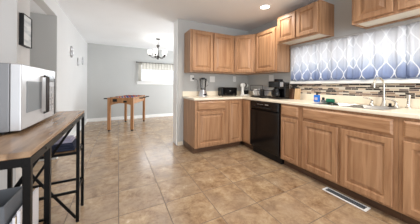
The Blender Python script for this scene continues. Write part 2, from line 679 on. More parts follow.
DZ0, DZ1, RZ0, RZ1 = 0.125, 0.700, 0.728, 0.862
base_cabinet('maple base cabinet with a drawer over one door at the counter\'s open left end', (1.112, YFB, 0), 0,
             0.615, [('drawer', 0.04, 0.575, RZ0, RZ1), ('door', 0.04, 0.575, DZ0, DZ1)])
base_cabinet('narrow maple base cabinet with one full-height door left of the inner corner', (1.728, YFB, 0), 0,
             0.342, [('door', 0.035, 0.295, DZ0, RZ1)])
t = thing('corner_base_cabinet', 'blind corner maple cabinet with a plain narrow panel beside the dishwasher', 'cabinet', (XF, YB, 0), ROTR)
MB().box(0.002, 0.821, 0.002, 0.576, 0.10, 0.888).build('cabinet_body', M['maple'], t)
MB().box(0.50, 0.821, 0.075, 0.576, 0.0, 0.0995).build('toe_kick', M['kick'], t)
MB().panel(0.61, 0.805, DZ0, RZ1, DRAWP).move(Matrix.Translation((0, 0.001, 0))).build('filler_panel', M['maple'], t)
base_cabinet('maple base cabinet with a drawer over one door right beside the black dishwasher', (XF, 1.806, 0), ROTR,
             0.318, [('drawer', 0.022, 0.285, RZ0, RZ1), ('door', 0.022, 0.285, DZ0, DZ1)])
base_cabinet('wide maple sink cabinet with one long false front over two doors', (XF, 1.487, 0), ROTR,
             0.887, [('front', 0.03, 0.857, RZ0, RZ1), ('door', 0.03, 0.432, DZ0, DZ1), ('door', 0.462, 0.857, DZ0, DZ1)], name='sink_cabinet')
base_cabinet('maple base cabinet cut by the right edge of the photo', (XF, 0.599, 0), ROTR,
             0.60, [('drawer', 0.03, 0.57, RZ0, RZ1), ('door', 0.03, 0.57, DZ0, DZ1)])


def wall_cabinet(label, loc, rotz, wd, z0, z1, doors, depth=0.321, group=None, rail=False):
    t = thing('wall_cabinet', label, 'cabinet', (loc[0], loc[1], z0), rotz, group)
    h = z1 - z0
    if rail:      # recessed bottom with a rail all round
        b = MB().box(0, wd, 0, depth, 0.02, h)
        b.box(0, wd, 0, 0.02, 0, 0.0199).box(0, 0.018, 0.0201, depth, 0, 0.0199).box(wd - 0.018, wd, 0.0201, depth, 0, 0.0199).box(0.0181, wd - 0.0181, depth - 0.03, depth, 0, 0.0199)
        b.build('cabinet_body', M['maple'], t)
        tag(MB().box(0.0185, wd - 0.0185, 0.0205, depth - 0.0305, 0.016, 0.0199).build('bottom_panel', M['cream'], t), 'cream laminate underside')
    else:
        MB().box(0, wd, 0, depth, 0, h).build('cabinet_body', M['maple'], t, bevel=0.0015)
    for x0, x1 in doors:
        MB().panel(x0, x1, 0.022, h - 0.022, DOORP if x1 - x0 > 0.28 else SMALLP).move(Matrix.Translation((0, -0.001, 0))).build('door', M['maple'], t)
    return t


UB, UT = 1.375, 2.126
wall_cabinet('tall two-door maple wall cabinet on the back wall at the left end', (1.120, YU), 0, 0.918, UB, UT,
             [(0.03, 0.442), (0.462, 0.885)])
# diagonal corner cabinet
t = thing('corner_wall_cabinet', 'diagonal corner maple wall cabinet with one narrow door', 'cabinet', (0, 0, UB))
P0, P1 = (2.040, YU), (XU, 2.642)
MB().prism([P0, (2.040, YB - 0.002), (XR - 0.002, YB - 0.002), (XR - 0.002, 2.642), P1], 0, UT - UB).build('cabinet_body', M['maple'], t)
dv = Vector((P1[0] - P0[0], P1[1] - P0[1], 0))
d_ = MB().panel(0.028, dv.length - 0.028, 0.022, UT - UB - 0.022, DOORP).move(Matrix.Translation((0, -0.001, 0)))
d_.build('door', M['maple'], t, loc=(P0[0], P0[1], 0), rotz=math.atan2(dv.y, dv.x))
wall_cabinet('tall single-door maple wall cabinet between the corner and the curtained window', (XU, 2.640), ROTR,
             0.525, UB, UT, [(0.03, 0.495)])
wall_cabinet('short two-door maple wall cabinet mounted high over the far end of the window', (XU, 2.112), ROTR,
             0.70, 1.825, 2.262, [(0.025, 0.345), (0.365, 0.675)], rail=True)
wall_cabinet('short maple wall cabinet mounted high over the sink, cut by the frame top', (XU, 1.058), ROTR,
             0.72, 1.825, 2.262, [(0.025, 0.345), (0.375, 0.695)], rail=True)

# ---------------------------------------------------------------- countertop with a sink cut-out
SX0, SX1, SY0, SY1 = 2.125, 2.50, 0.72, 1.36
xs = [1.087, XF - 0.026, SX0, SX1, XR - 0.001]
ys = [-0.02, SY0, SY1, YFB - 0.026, YB - 0.001]
bm = MB()
vt = {}
for i in range(4):
    for j in range(4):
        if (i == 0 and j < 3) or (i == 2 and j == 1):
            continue
        q = []
        for a, b in ((i, j), (i + 1, j), (i + 1, j + 1), (i, j + 1)):
            if (a, b) not in vt:
                vt[(a, b)] = bm.bm.verts.new((xs[a], ys[b], CT))
            q.append(vt[(a, b)])
        bm.bm.faces.new(q)
ret = bmesh.ops.extrude_face_region(bm.bm, geom=bm.bm.faces[:])
for v in [g for g in ret['geom'] if isinstance(g, bmesh.types.BMVert)]:
    v.co.z = 0.8885
ct = thing('countertop', 'cream L-shaped kitchen countertop running under the window', 'countertop')
bm.build('worktop', M['cream'], ct, bevel=0.008, seg=3)
tag(MB().box(1.087, XR - 0.002, YB - 0.021, YB - 0.001, CT + 0.0005, 1.018).box(XR - 0.021, XR - 0.001, -0.02, YB - 0.0215, CT + 0.0005, 1.018).build('counter_upstand', M['cream'], bevel=0.004),
    'low cream upstand running along the wall behind the countertop', 'upstand')

# ---------------------------------------------------------------- sink
sk = thing('kitchen_sink', 'stainless steel double-bowl sink set into the cream counter', 'sink', (0, 0, 0))
mb = MB()
def bowl(mb, x0, x1, y0, y1, zt, zb):
    ti = 0.02
    top = [(x0, y0), (x1, y0), (x1, y1), (x0, y1)]
    bot = [(x0 + ti, y0 + ti), (x1 - ti, y0 + ti), (x1 - ti, y1 - ti), (x0 + ti, y1 - ti)]
    a = [mb.bm.verts.new((*p, zt)) for p in top]
    b = [mb.bm.verts.new((*p, zb)) for p in bot]
    mb.bm.faces.new(b)
    for k in range(4):
        mb.bm.faces.new((a[k], a[(k + 1) % 4], b[(k + 1) % 4], b[k]))
ym = 1.03
bowl(mb, SX0 + 0.02, SX1 - 0.02, SY0 + 0.02, ym - 0.012, CT + 0.003, 0.895)
mb.build('bowl', M['steel'], sk)
mb = MB()
bowl(mb, SX0 + 0.02, SX1 - 0.02, ym + 0.012, SY1 - 0.02, CT + 0.003, 0.895)
mb.build('bowl', M['steel'], sk)
z0, z1 = CT + 0.0006, CT + 0.0036
MB().box(SX0 - 0.014, SX0 + 0.02, SY0 - 0.014, SY1 + 0.014, z0, z1).box(SX1 - 0.02, SX1 + 0.014, SY0 - 0.014, SY1 + 0.014, z0, z1) \
    .box(SX0 + 0.02, SX1 - 0.02, SY0 - 0.014, SY0 + 0.02, z0, z1).box(SX0 + 0.02, SX1 - 0.02, SY1 - 0.02, SY1 + 0.014, z0, z1) \
    .box(SX0 + 0.02, SX1 - 0.02, ym - 0.012, ym + 0.012, z0, z1).build('rim', M['steel'], sk)
for y in ((SY0 + ym) / 2, (SY1 + ym) / 2):
    MB().lathe([(0, 0.8968), (0.03, 0.8968), (0.034, 0.8955)], (2.31, y, 0), 16).build('drain', M['dark_metal'], sk)

# faucet: tall gooseneck with two lever handles
fc = thing('kitchen_faucet', 'brushed nickel gooseneck faucet behind the sink', 'faucet', (2.565, 0.86, CT))
MB().lathe([(0, 0.0), (0.030, 0.0), (0.030, 0.012), (0.020, 0.03), (0.017, 0.06), (0.017, 0.10), (0, 0.10)]).build('base', M['chrome'], fc, smooth=True)
arc = [(0, 0, 0.09), (0, 0, 0.22)] + [(-0.085 + 0.085 * math.cos(a), 0.02 * math.sin(a / 2), 0.235 + 0.075 * math.sin(a)) for a in [PI * k / 10 for k in range(11)]]
arc.append((-0.17, 0.02, 0.20))
MB().tube(arc, 0.0095, 12).build('spout', M['chrome'], fc, smooth=True)


def tap_handle(y, lean):
    h = thing('faucet_handle', 'x', 'handle', (2.568, y, CT))
    MB().lathe([(0, 0), (0.026, 0), (0.026, 0.010), (0.016, 0.022), (0.013, 0.055), (0.016, 0.062), (0, 0.066)], seg=16).build('base', M['chrome'], h, smooth=True)
    MB().tube([(0, 0, 0.055), (-0.01, lean * 0.03, 0.075), (-0.03, lean * 0.07, 0.085)], [0.010, 0.009, 0.006], 8).build('lever', M['chrome'], h, smooth=True)
    return h


tap_handle(0.965, 1)['label'] = 'brushed nickel lever handle left of the gooseneck faucet'
tap_handle(0.765, 1)['label'] = 'brushed nickel lever handle just right of the gooseneck faucet'
sp = thing('side_sprayer', 'tall nickel side sprayer standing at the right end of the sink', 'sprayer', (2.568, 0.675, CT))
MB().lathe([(0, 0), (0.026, 0), (0.026, 0.010), (0.015, 0.020), (0.013, 0.05), (0, 0.05)], seg=16).build('base', M['chrome'], sp, smooth=True)
MB().lathe([(0, 0.05), (0.014, 0.05), (0.011, 0.08), (0.018, 0.115), (0.018, 0.13), (0, 0.135)], seg=16).build('spray_head', M['chrome'], sp, smooth=True)
kn = thing('drain_stopper', 'small black rubber sink stopper lying beside the faucet foot', 'stopper', (2.50 + 0.035, 0.905 - 0.105, CT))
MB().lathe([(0, 0), (0.020, 0), (0.022, 0.006), (0.013, 0.011), (0.011, 0.03), (0.015, 0.036), (0, 0.040)], seg=16).build('plug', M['black_matte'], kn, smooth=True)

# blue dish soap bottle, dark scrubber, green sponge
t = thing('soap_bottle', 'squat blue dish soap bottle with dark pump on the counter under the window', 'bottle', (2.40, 1.49, CT))
MB().box(-0.022, 0.022, -0.036, 0.036, 0, 0.095).build('bottle_body', M['blue'], t, bevel=0.010, seg=3)
MB().box(-0.0228, -0.0222, -0.020, 0.020, 0.025, 0.060).build('bottle_label', M['lilac'], t)
MB().lathe([(0, 0.0955), (0.012, 0.0955), (0.012, 0.112), (0.006, 0.114), (0.006, 0.13), (0, 0.13)], seg=14).box(-0.03, 0.006, -0.006, 0.006, 0.13, 0.138).build('pump', M['black_matte'], t)
t = thing('scrubbing_brush', 'small dark round scrubbing brush between the blue bottle and green sponge', 'brush', (2.42, 1.418, CT))
MB().lathe([(0, 0), (0.026, 0), (0.028, 0.02), (0.022, 0.028), (0, 0.028)], seg=18).build('bristles', M['fabric_grey'], t)
MB().lathe([(0, 0.0285), (0.020, 0.0285), (0.014, 0.042), (0.019, 0.06), (0, 0.068)], seg=18).build('knob', M['black_matte'], t, smooth=True)
t = thing('kitchen_sponge', 'dark green sponge standing in a low tray beside the sink', 'sponge', (2.43, 1.335, CT))
MB().box(-0.022, 0.022, -0.048, 0.048, 0.006, 0.052).build('sponge_block', M['green'], t, bevel=0.008)
MB().box(-0.03, 0.03, -0.055, 0.055, 0.0, 0.0055).build('tray', M['black_matte'], t, bevel=0.002)

# ---------------------------------------------------------------- dishwasher
t = thing('dishwasher', 'black built-in dishwasher in the window wall run, left of the drawer cabinet', 'dishwasher', (XF, 2.441, 0), ROTR)
W_ = 0.630
MB().box(0.004, W_ - 0.004, 0.0, 0.56, 0.10, 0.884).build('cabinet_body', M['black_matte'], t)
MB().panel(0.006, W_ - 0.006, 0.125, 0.745, [(0, 0), (0, -0.022), (0.006, -0.028), (0.03, -0.028), (0.034, -0.025)]).move(Matrix.Translation((0, -0.001, 0))).build('door', M['black'], t)
MB().panel(0.006, W_ - 0.006, 0.752, 0.880, [(0, 0), (0, -0.026), (0.008, -0.034)]).move(Matrix.Translation((0, -0.001, 0))).build('control_panel', M['black'], t)
MB().tube([(0.12, -0.036, 0.80), (0.16, -0.05, 0.79), (W_ - 0.16, -0.05, 0.79), (W_ - 0.12, -0.036, 0.80)], 0.010, 10).build('handle', M['black_matte'], t, smooth=True)
for k in range(5):
    MB().box(0.19 + k * 0.028, 0.205 + k * 0.028, -0.0375, -0.0351, 0.835, 0.843).build('button', M['silver'], t)
MB().box(0.36, 0.43, -0.0375, -0.0351, 0.832, 0.846).build('display', M['silver'], t)
MB().box(0.01, W_ - 0.01, 0.04, 0.56, 0.0, 0.0995).build('toe_kick', M['black_matte'], t)

# ---------------------------------------------------------------- floor register
t = thing('floor_vent', 'white metal floor register with dark slots in front of the sink cabinet', 'vent', (2.053, 0.985, 0))
MB().box(-0.048, -0.034, -0.195, 0.195, 0.0, 0.006).box(0.034, 0.048, -0.195, 0.195, 0, 0.006).box(-0.034, 0.034, -0.195, -0.175, 0, 0.006).box(-0.034, 0.034, 0.175, 0.195, 0, 0.006).build('frame', M['trim'], t)
b_ = MB()
for k in range(25):
    y = -0.168 + k * 0.014
    b_.box(-0.034, 0.034, y - 0.002, y + 0.002, 0.0015, 0.0045)
b_.box(-0.003, 0.003, -0.175, 0.175, 0.0016, 0.0052)
b_.build('grille', M['fabric_grey'], t)
MB().box(-0.034, 0.034, -0.175, 0.175, 0.0003, 0.0012).build('duct', M['black_matte'], t)


# ---------------------------------------------------------------- kitchen curtains on a thin rod
rod = thing('curtain_rod', 'thin pale metal curtain rod along the top of the kitchen window', 'curtain rod', (XR - 0.070, 0, 1.776))
MB().tube([(0, 2.075, 0), (0, -0.15, 0)], 0.009, 10).build('pole', M['silver'], rod, smooth=True)
for y in (2.06, 1.03):
    MB().tube([(0.0, y, 0), (0.0745, y, 0)], 0.006, 8).build('bracket', M['silver'], rod)


def curtain(ya, yb, folds, amp, seed, label, z0=1.222, z1=1.768):
    rnd = random.Random(seed)
    nu, nv = folds * 24, 14
    L = abs(yb - ya)
    b = bmesh.new()
    uvl = b.loops.layers.uv.new('UVMap')
    ph = [rnd.uniform(-0.5, 0.5) for _ in range(folds + 2)]
    g = []
    for i in range(nu + 1):
        s_ = i / nu
        col = []
        for j in range(nv + 1):
            tz = j / nv
            f = s_ * folds
            a = amp * (0.55 + 0.45 * (1 - tz))
            dx = a * math.sin(2 * PI * f + ph[int(f)] * 0.6) + 0.3 * a * math.sin(2 * PI * f * 0.37 + seed)
            dx += 0.30 * a * math.sin(2 * PI * f * 2.7 + 1.3 * seed) + 0.2 * a * math.sin(2 * PI * f * 4.3 + seed)
            y = ya + (yb - ya) * s_ + 0.004 * math.sin(9 * tz + f)
            z = z0 + (z1 - z0) * tz + (0.010 * abs(math.sin(PI * f)) if j == 0 else 0)
            edge = 0.030 * (max(0, 1 - s_ * nu / 5) + max(0, 1 - (1 - s_) * nu / 5))
            v = b.verts.new((XR - 0.068 + dx * 0.55 + edge, y, z))
            col.append((v, s_ * L * 1.06, z - z0))
        g.append(col)
    for i in range(nu):
        for j in range(nv):
            q = [g[i][j], g[i + 1][j], g[i + 1][j + 1], g[i][j + 1]]
            fc_ = b.faces.new([x[0] for x in q])
            fc_.smooth = True
            for lp, x in zip(fc_.loops, q):
                lp[uvl].uv = (x[1], x[2])
    me = bpy.data.meshes.new('window_curtain')
    b.to_mesh(me)
    b.free()
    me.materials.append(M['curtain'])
    o = bpy.data.objects.new('window_curtain', me)
    C.objects.link(o)
    so = o.modifiers.new('thickness', 'SOLIDIFY')
    so.thickness = 0.0015
    return tag(o, label, 'curtain', 'trellis curtains on the kitchen window')


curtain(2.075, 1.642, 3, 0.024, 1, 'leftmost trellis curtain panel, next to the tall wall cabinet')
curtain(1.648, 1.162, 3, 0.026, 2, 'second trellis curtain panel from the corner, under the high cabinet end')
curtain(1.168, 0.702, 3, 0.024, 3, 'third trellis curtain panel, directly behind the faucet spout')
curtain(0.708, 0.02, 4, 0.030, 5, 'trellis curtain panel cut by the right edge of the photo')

# ---------------------------------------------------------------- wall plates
def plate(label, loc, rotz, kind):
    t = thing('wall_outlet' if kind == 'outlet' else 'light_switch', label, 'outlet' if kind == 'outlet' else 'switch', loc, rotz)
    wd = 0.036 if kind == 'outlet' else 0.058
    MB().panel(-wd, wd, -0.058, 0.058, [(0, 0), (0, -0.004), (0.004, -0.006)]).build('cover_plate', M['white_plastic'], t)
    if kind == 'outlet':
        for z in (-0.022, 0.022):
            s_ = MB().box(-0.015, 0.015, -0.0085, -0.0062, z - 0.013, z + 0.013).build('socket', M['white_plastic'], t, bevel=0.001)
            MB().box(-0.007, -0.004, -0.0091, -0.0086, z - 0.005, z + 0.007).box(0.004, 0.007, -0.0091, -0.0086, z - 0.005, z + 0.007).build('slot', M['black_matte'], s_)
    else:
        for x in (-0.024, 0.024):
            MB().box(x - 0.012, x + 0.012, -0.010, -0.0062, -0.024, 0.024).build('rocker', M['white_plastic'], t, bevel=0.001)
    return t


plate('white outlet plate on the back wall, left of the glass blender', (1.283, YB - 0.0005, 1.275), 0, 'outlet')
plate('white double switch plate on the back wall, between blender and toaster', (1.735, YB - 0.0005, 1.265), 0, 'switch')
plate('white outlet plate on the back wall above the right end of the toaster', (2.288, YB - 0.0005, 1.28), 0, 'outlet')
plate('white switch plate on the window-side wall above the black coffee maker', (XR - 0.0005, 2.545, 1.29), ROTR, 'switch')
# charger and cord on the plates
t = thing('phone_charger', 'small black charger plugged into the outlet left of the blender', 'charger', (1.30, YB - 0.0100, 1.262))
MB().box(-0.016, 0.016, -0.030, 0, -0.016, 0.016).build('adapter', M['black_matte'], t, bevel=0.004)
MB().tube([(0.016, -0.02, 0), (0.05, -0.03, -0.006), (0.085, -0.028, -0.03), (0.10, -0.03, -0.14), (0.09, -0.035, -0.2)], 0.0028, 6).build('cord', M['black_matte'], t)

# ---------------------------------------------------------------- blender
t = thing('blender', 'glass jar blender with black lid and silver base on the back counter', 'blender', (1.432, 3.07, CT))
MB().lathe([(0, 0), (0.086, 0), (0.088, 0.012), (0.078, 0.05), (0.058, 0.105), (0.052, 0.13), (0, 0.13)], seg=28).build('motor_base', M['silver'], t, smooth=True)
b_ = MB().box(-0.030, 0.030, -0.0868, -0.074, 0.022, 0.052)
b_.build('control_panel', M['black_matte'], t, bevel=0.003)
MB().lathe([(0.0, 0.1305), (0.050, 0.1305), (0.050, 0.15), (0, 0.15)], seg=24).build('collar', M['black_matte'], t)
MB().lathe([(0.045, 0.1505), (0.052, 0.19), (0.066, 0.315), (0.069, 0.32), (0.064, 0.32), (0.050, 0.19), (0.043, 0.153)], seg=28).build('jar', M['jar_glass'], t, smooth=True)
MB().lathe([(0, 0.3205), (0.070, 0.3205), (0.070, 0.338), (0.035, 0.345), (0.033, 0.356), (0, 0.356)], seg=28).build('lid', M['black_matte'], t, smooth=True)
MB().tube([(0.064, 0, 0.30), (0.105, 0, 0.30), (0.112, 0, 0.27), (0.100, 0, 0.21), (0.055, 0, 0.185)], 0.008, 8).build('handle', M['jar_glass'], t, smooth=True)

# ---------------------------------------------------------------- toaster
t = thing('toaster', 'wide black toaster with rounded corners on the back counter', 'toaster', (1.955, 3.03, CT))
MB().box(-0.185, 0.185, -0.085, 0.085, 0.012, 0.175).build('toaster_body', M['black'], t, bevel=0.025, seg=4)
for x in (-0.15, 0.15):
    for y in (-0.06, 0.06):
        MB().lathe([(0, 0), (0.012, 0), (0.012, 0.0118), (0, 0.0118)], (x, y, 0), 10).build('foot', M['black_matte'], t)
for y in (-0.03, 0.03):
    MB().box(-0.14, 0.14, y - 0.012, y + 0.012, 0.1752, 0.1765).build('bread_slot', M['dark_metal'], t)
MB().box(-0.012, 0.012, -0.108, -0.0855, 0.10, 0.115).build('lever', M['silver'], t, bevel=0.003)
for x in (-0.10, 0.10):
    MB().tube([(x, -0.0855, 0.05), (x, -0.10, 0.05)], 0.014, 14).build('dial', M['dark_metal'], t)

# ---------------------------------------------------------------- stand mixer
t = thing('stand_mixer', 'small white stand mixer with a dark bowl in the counter corner', 'mixer', (2.345, 2.985, CT), math.radians(12))
MB().box(-0.085, 0.10, -0.055, 0.055, 0.0, 0.030).build('foot_plate', M['white_plastic'], t, bevel=0.012, seg=3)
MB().tube([(-0.062, 0, 0.028), (-0.062, 0, 0.12), (-0.055, 0, 0.19)], [0.036, 0.027, 0.032], 14).build('column', M['white_plastic'], t, smooth=True)
MB().tube([(-0.105, 0, 0.215), (-0.09, 0, 0.218), (-0.03, 0, 0.222), (0.05, 0, 0.215), (0.085, 0, 0.21), (0.09, 0, 0.21)], [0.02, 0.040, 0.045, 0.040, 0.03, 0.012], 16).build('motor_head', M['white_plastic'], t, smooth=True)
MB().tube([(-0.02, 0, 0.222), (0.02, 0, 0.220)], 0.0462, 20).build('trim_band', M['black_matte'], t)
MB().tube([(0.05, 0, 0.18), (0.05, 0, 0.13)], 0.009, 8).build('beater_shaft', M['dark_metal'], t)
MB().lathe([(0, 0.031), (0.035, 0.031), (0.056, 0.06), (0.062, 0.115), (0.058, 0.115), (0.050, 0.06), (0.03, 0.037), (0, 0.037)], (0.045, 0, 0), 20).build('bowl', M['black_matte'], t, smooth=True)

# ---------------------------------------------------------------- dish rack with mugs
t = thing('dish_rack', 'black wire dish rack on a tray beside the black coffee maker', 'dish rack', (2.31, 2.455, CT))
MB().box(-0.12, 0.12, -0.150, 0.150, 0.0, 0.016).build('drip_tray', M['black_matte'], t, bevel=0.005)
b_ = MB()
for z, e in ((0.03, 0.0), (0.13, 0.012)):
    p = [(-0.105 - e, -0.14 - e, z), (0.105 + e, -0.14 - e, z), (0.105 + e, 0.14 + e, z), (-0.105 - e, 0.14 + e, z), (-0.105 - e, -0.14 - e, z)]
    for a, c in zip(p, p[1:]):
        b_.tube([a, c], 0.006, 6)
for k in range(9):
    y = -0.13 + k * 0.0325
    b_.tube([(-0.117, y, 0.13), (-0.105, y, 0.03), (0.105, y, 0.03), (0.117, y, 0.13)], 0.0025, 6)
for x, y in ((-0.105, -0.14), (0.105, -0.14), (-0.105, 0.14), (0.105, 0.14)):
    b_.tube([(x, y, 0.0165), (x, y, 0.03)], 0.004, 6)
b_.tube([(-0.117, -0.152, 0.13), (-0.12, -0.152, 0.22), (-0.12, 0.152, 0.22), (-0.117, 0.152, 0.13)], 0.006, 8)
b_.build('wire_basket', M['dark_metal'], t)


def mug(x, y, z, label, m, r=0.036, h=0.115):
    t = thing('mug', label, 'mug', (x, y, z))
    MB().lathe([(0, 0), (r * 0.85, 0), (r, 0.01), (r, h), (r - 0.004, h), (r - 0.004, 0.012), (0, 0.008)], seg=20).build('cup', m, t, smooth=True)
    MB().tube([(-r + 0.002, 0, h * 0.8), (-r - 0.022, 0, h * 0.75), (-r - 0.024, 0, h * 0.35), (-r + 0.002, 0, h * 0.2)], 0.005, 8).build('handle', m, t, smooth=True)


RZ = CT + 0.0335
mug(2.245, 2.525, RZ, 'white mug in the dish rack at its far end', M['white_plastic'])
mug(2.25, 2.44, RZ, 'silver metal mug in the middle of the dish rack', M['silver'])
mug(2.245, 2.36, RZ, 'dark mug in the dish rack nearest the coffee maker', M['black_matte'])


def plate_in_rack(y, label):
    t = thing('dinner_plate', label, 'plate', (2.36, y, RZ + 0.002))
    MB().lathe([(0, 0), (0.065, 0), (0.088, 0.012), (0.089, 0.015), (0.065, 0.005), (0, 0.005)], seg=28).move(
        Matrix.Translation((0, 0, 0.089)) @ Matrix.Rotation(PI / 2 - 0.12, 4, 'X')).build('plate_disc', M['silver'], t, smooth=True)


plate_in_rack(2.50, 'metal plate standing upright in the far half of the dish rack')
plate_in_rack(2.42, 'metal plate standing upright in the near half of the dish rack')

# ---------------------------------------------------------------- coffee maker
t = thing('coffee_maker', 'large black coffee maker with a carafe in front of the far curtain', 'coffee maker', (2.325, 2.082, CT), ROTR)
MB().box(-0.115, 0.115, -0.11, 0.13, 0.0, 0.035).build('base', M['black'], t, bevel=0.008)
MB().box(-0.115, -0.012, 0.02, 0.13, 0.0355, 0.325).build('water_tank', M['black'], t, bevel=0.012, seg=3)
MB().box(-0.010, 0.115, 0.02, 0.13, 0.0355, 0.27).build('tower', M['black'], t, bevel=0.010, seg=3)
MB().box(-0.113, 0.113, -0.11, 0.018, 0.185, 0.285).build('brew_head', M['black'], t, bevel=0.012, seg=3)
MB().lathe([(0, 0.036), (0.060, 0.036), (0.070, 0.07), (0.064, 0.12), (0.046, 0.15), (0.048, 0.165), (0, 0.168)], (0.0, -0.048, 0), 22).build('carafe', M['black'], t, smooth=True)
MB().tube([(0, -0.098, 0.15), (0, -0.14, 0.145), (0, -0.142, 0.08), (0, -0.115, 0.065)], 0.008, 8).build('carafe_handle', M['black_matte'], t, smooth=True)
MB().box(0.108, 0.1165, -0.09, -0.02, 0.20, 0.27).build('side_trim', M['silver'], t, bevel=0.002)

# knife block
t = thing('knife_block', 'slanted dark wood knife block beside the far end of the curtain', 'knife block', (2.545, 1.985, CT), ROTR)
MB().prism([(-0.088, 0.0), (0.03, 0.0), (0.075, 0.105), (-0.02, 0.17)], -0.045, 0.045).move(
    Matrix(((0, 0, 1, 0), (1, 0, 0, 0), (0, 1, 0, 0), (0, 0, 0, 1)))).build('block', M['dark_wood'], t, bevel=0.003)
k_ = 0
nv = Vector((0.0, 0.065, 0.095)).normalized()
for i, px in enumerate((-0.028, 0.0, 0.028)):
    for j, fr_ in enumerate((0.28, 0.72)):
        p = Vector((px, -0.02 + 0.095 * fr_, 0.17 - 0.065 * fr_)) + nv * 0.001
        q = thing('kitchen_knife', 'black-handled kitchen knife standing in the dark wood knife block', 'knife', (2.545, 1.985, CT), ROTR, 'knives in the knife block')
        MB().bar(p, p + nv * 0.095, 0.012, 0.020, up=(1, 0, 0)).build('handle', M['black_matte'], q, bevel=0.003)

# light cutting board leaning on the wall
t = thing('cutting_board', 'small light wood cutting board standing upright beside the knife block', 'cutting board', (2.52, 1.885, CT))
MB().box(-0.007, 0.007, -0.05, 0.05, 0.0, 0.17).move(Matrix.Translation((0, 0, 0.001)) @ Matrix.Rotation(math.radians(8), 4, 'Y')).build('board', M['bamboo'], t, bevel=0.005)

# ---------------------------------------------------------------- recessed ceiling light
t = thing('ceiling_light', 'round recessed white ceiling light above the kitchen corner', 'ceiling light', (2.053, 2.115, ZC))
MB().lathe([(0.066, -0.0005), (0.094, -0.0005), (0.092, -0.006), (0.070, -0.008), (0.066, -0.0005)], seg=36).build('trim_ring', M['trim'], t, smooth=True)
MB().lathe([(0, -0.004), (0.0695, -0.004), (0.0695, -0.001), (0, -0.001)], seg=36).build('lens', M['lamp_on'], t)
point('recessed_and_fill_lamp', (2.053, 2.115, ZC - 0.03), 32, 0.05, WARM, spot=150)
point('recessed_and_fill_lamp', (1.30, 0.55, ZC - 0.03), 62, 0.05, WARM, spot=150)  # unseen lamp added overhead to fill the near kitchen
point('recessed_and_fill_lamp', (1.25, 2.0, ZC - 0.03), 40, 0.05, WARM, spot=150)  # second added lamp, no fixture, brightens the middle of the kitchen

# ---------------------------------------------------------------- chandelier
t = thing('chandelier', 'five-arm bronze chandelier with lit white glass shades in the dining area', 'chandelier', (0.955, 4.95, ZC))
MB().lathe([(0, -0.0005), (0.065, -0.0005), (0.062, -0.015), (0.02, -0.03), (0, -0.03)], seg=24).build('canopy', M['dark_metal'], t, smooth=True)
MB().tube([(0, 0, -0.028), (0, 0, -0.19)], 0.006, 8).build('stem', M['dark_metal'], t)
MB().lathe([(0, -0.16), (0.03, -0.165), (0.045, -0.19), (0.03, -0.215), (0.018, -0.24), (0.018, -0.44), (0.04, -0.47), (0.045, -0.50), (0.02, -0.53), (0.012, -0.56), (0, -0.57)], seg=20).build('column', M['dark_metal'], t, smooth=True)
for k in range(5):
    a = 2 * PI * k / 5 + 0.45
    c_, s_ = math.cos(a), math.sin(a)
    pts = []
    for u in range(9):
        q = u / 8
        r = 0.03 + 0.180 * q
        z = -0.48 - 0.05 * math.sin(PI * q) + 0.02 * q
        pts.append((r * c_, r * s_, z))
    ar = MB().tube(pts, 0.007, 8).build('arm', M['dark_metal'], t, smooth=True)
    MB().lathe([(0, -0.475), (0.02, -0.475), (0.034, -0.445), (0.034, -0.438), (0, -0.438)], (0.210 * c_, 0.210 * s_, 0), 16).build('socket_cup', M['dark_metal'], ar, smooth=True)
    MB().lathe([(0.03, -0.437), (0.048, -0.425), (0.058, -0.385), (0.062, -0.315), (0.058, -0.315), (0.054, -0.385), (0.044, -0.42), (0.028, -0.432)], (0.210 * c_, 0.210 * s_, 0), 20).build('lamp_shade', M['shade_on'], ar, smooth=True)
    point('chandelier_bulb', (0.955 + 0.21 * c_, 4.95 + 0.21 * s_, ZC - 0.37), 0.3, 0.03, (1, 0.95, 0.88))

# ---------------------------------------------------------------- dining window sheers
rod = thing('curtain_rod', 'dark thin curtain rod above the dining room window', 'curtain rod', (0, YF - 0.06, 1.895))
MB().tube([(0.56, 0, 0), (2.0, 0, 0)], 0.008, 8).build('pole', M['dark_metal'], rod, smooth=True)
MB().lathe([(0, -0.022), (0.018, -0.012), (0.022, 0), (0.018, 0.012), (0, 0.022)], (0.545, 0, 0), 14).build('finial', M['dark_metal'], rod, smooth=True)
for x in (0.585, 1.97):
    MB().tube([(x, 0, 0), (x, 0.0595, 0)], 0.005, 8).build('bracket', M['dark_metal'], rod)


def sheer(xa, xb, label, z0=1.262, z1=1.905, fl=7):
    b = bmesh.new()
    nu, nv = fl * 10, 8
    g = []
    for i in range(nu + 1):
        s_ = i / nu
        g.append([b.verts.new((xa + (xb - xa) * s_, YF - 0.06 + 0.011 * math.sin(2 * PI * s_ * fl) * (1 - 0.4 * j / nv), z0 + (z1 - z0) * j / nv)) for j in range(nv + 1)])
    for i in range(nu):
        for j in range(nv):
            b.faces.new((g[i][j], g[i + 1][j], g[i + 1][j + 1], g[i][j + 1])).smooth = True
    me = bpy.data.meshes.new('sheer_curtain')
    b.to_mesh(me)
    b.free()
    me.materials.append(M['sheer'])
    o = bpy.data.objects.new('sheer_curtain', me)
    C.objects.link(o)
    o.modifiers.new('thickness', 'SOLIDIFY').thickness = 0.001
    return tag(o, label, 'curtain')


sheer(0.60, 0.70, 'narrow gathered sheer curtain at the left end of the dining window', fl=4)
sheer(0.71, 1.93, 'short sheer valance across the top of the dining window', z0=1.665, fl=12)

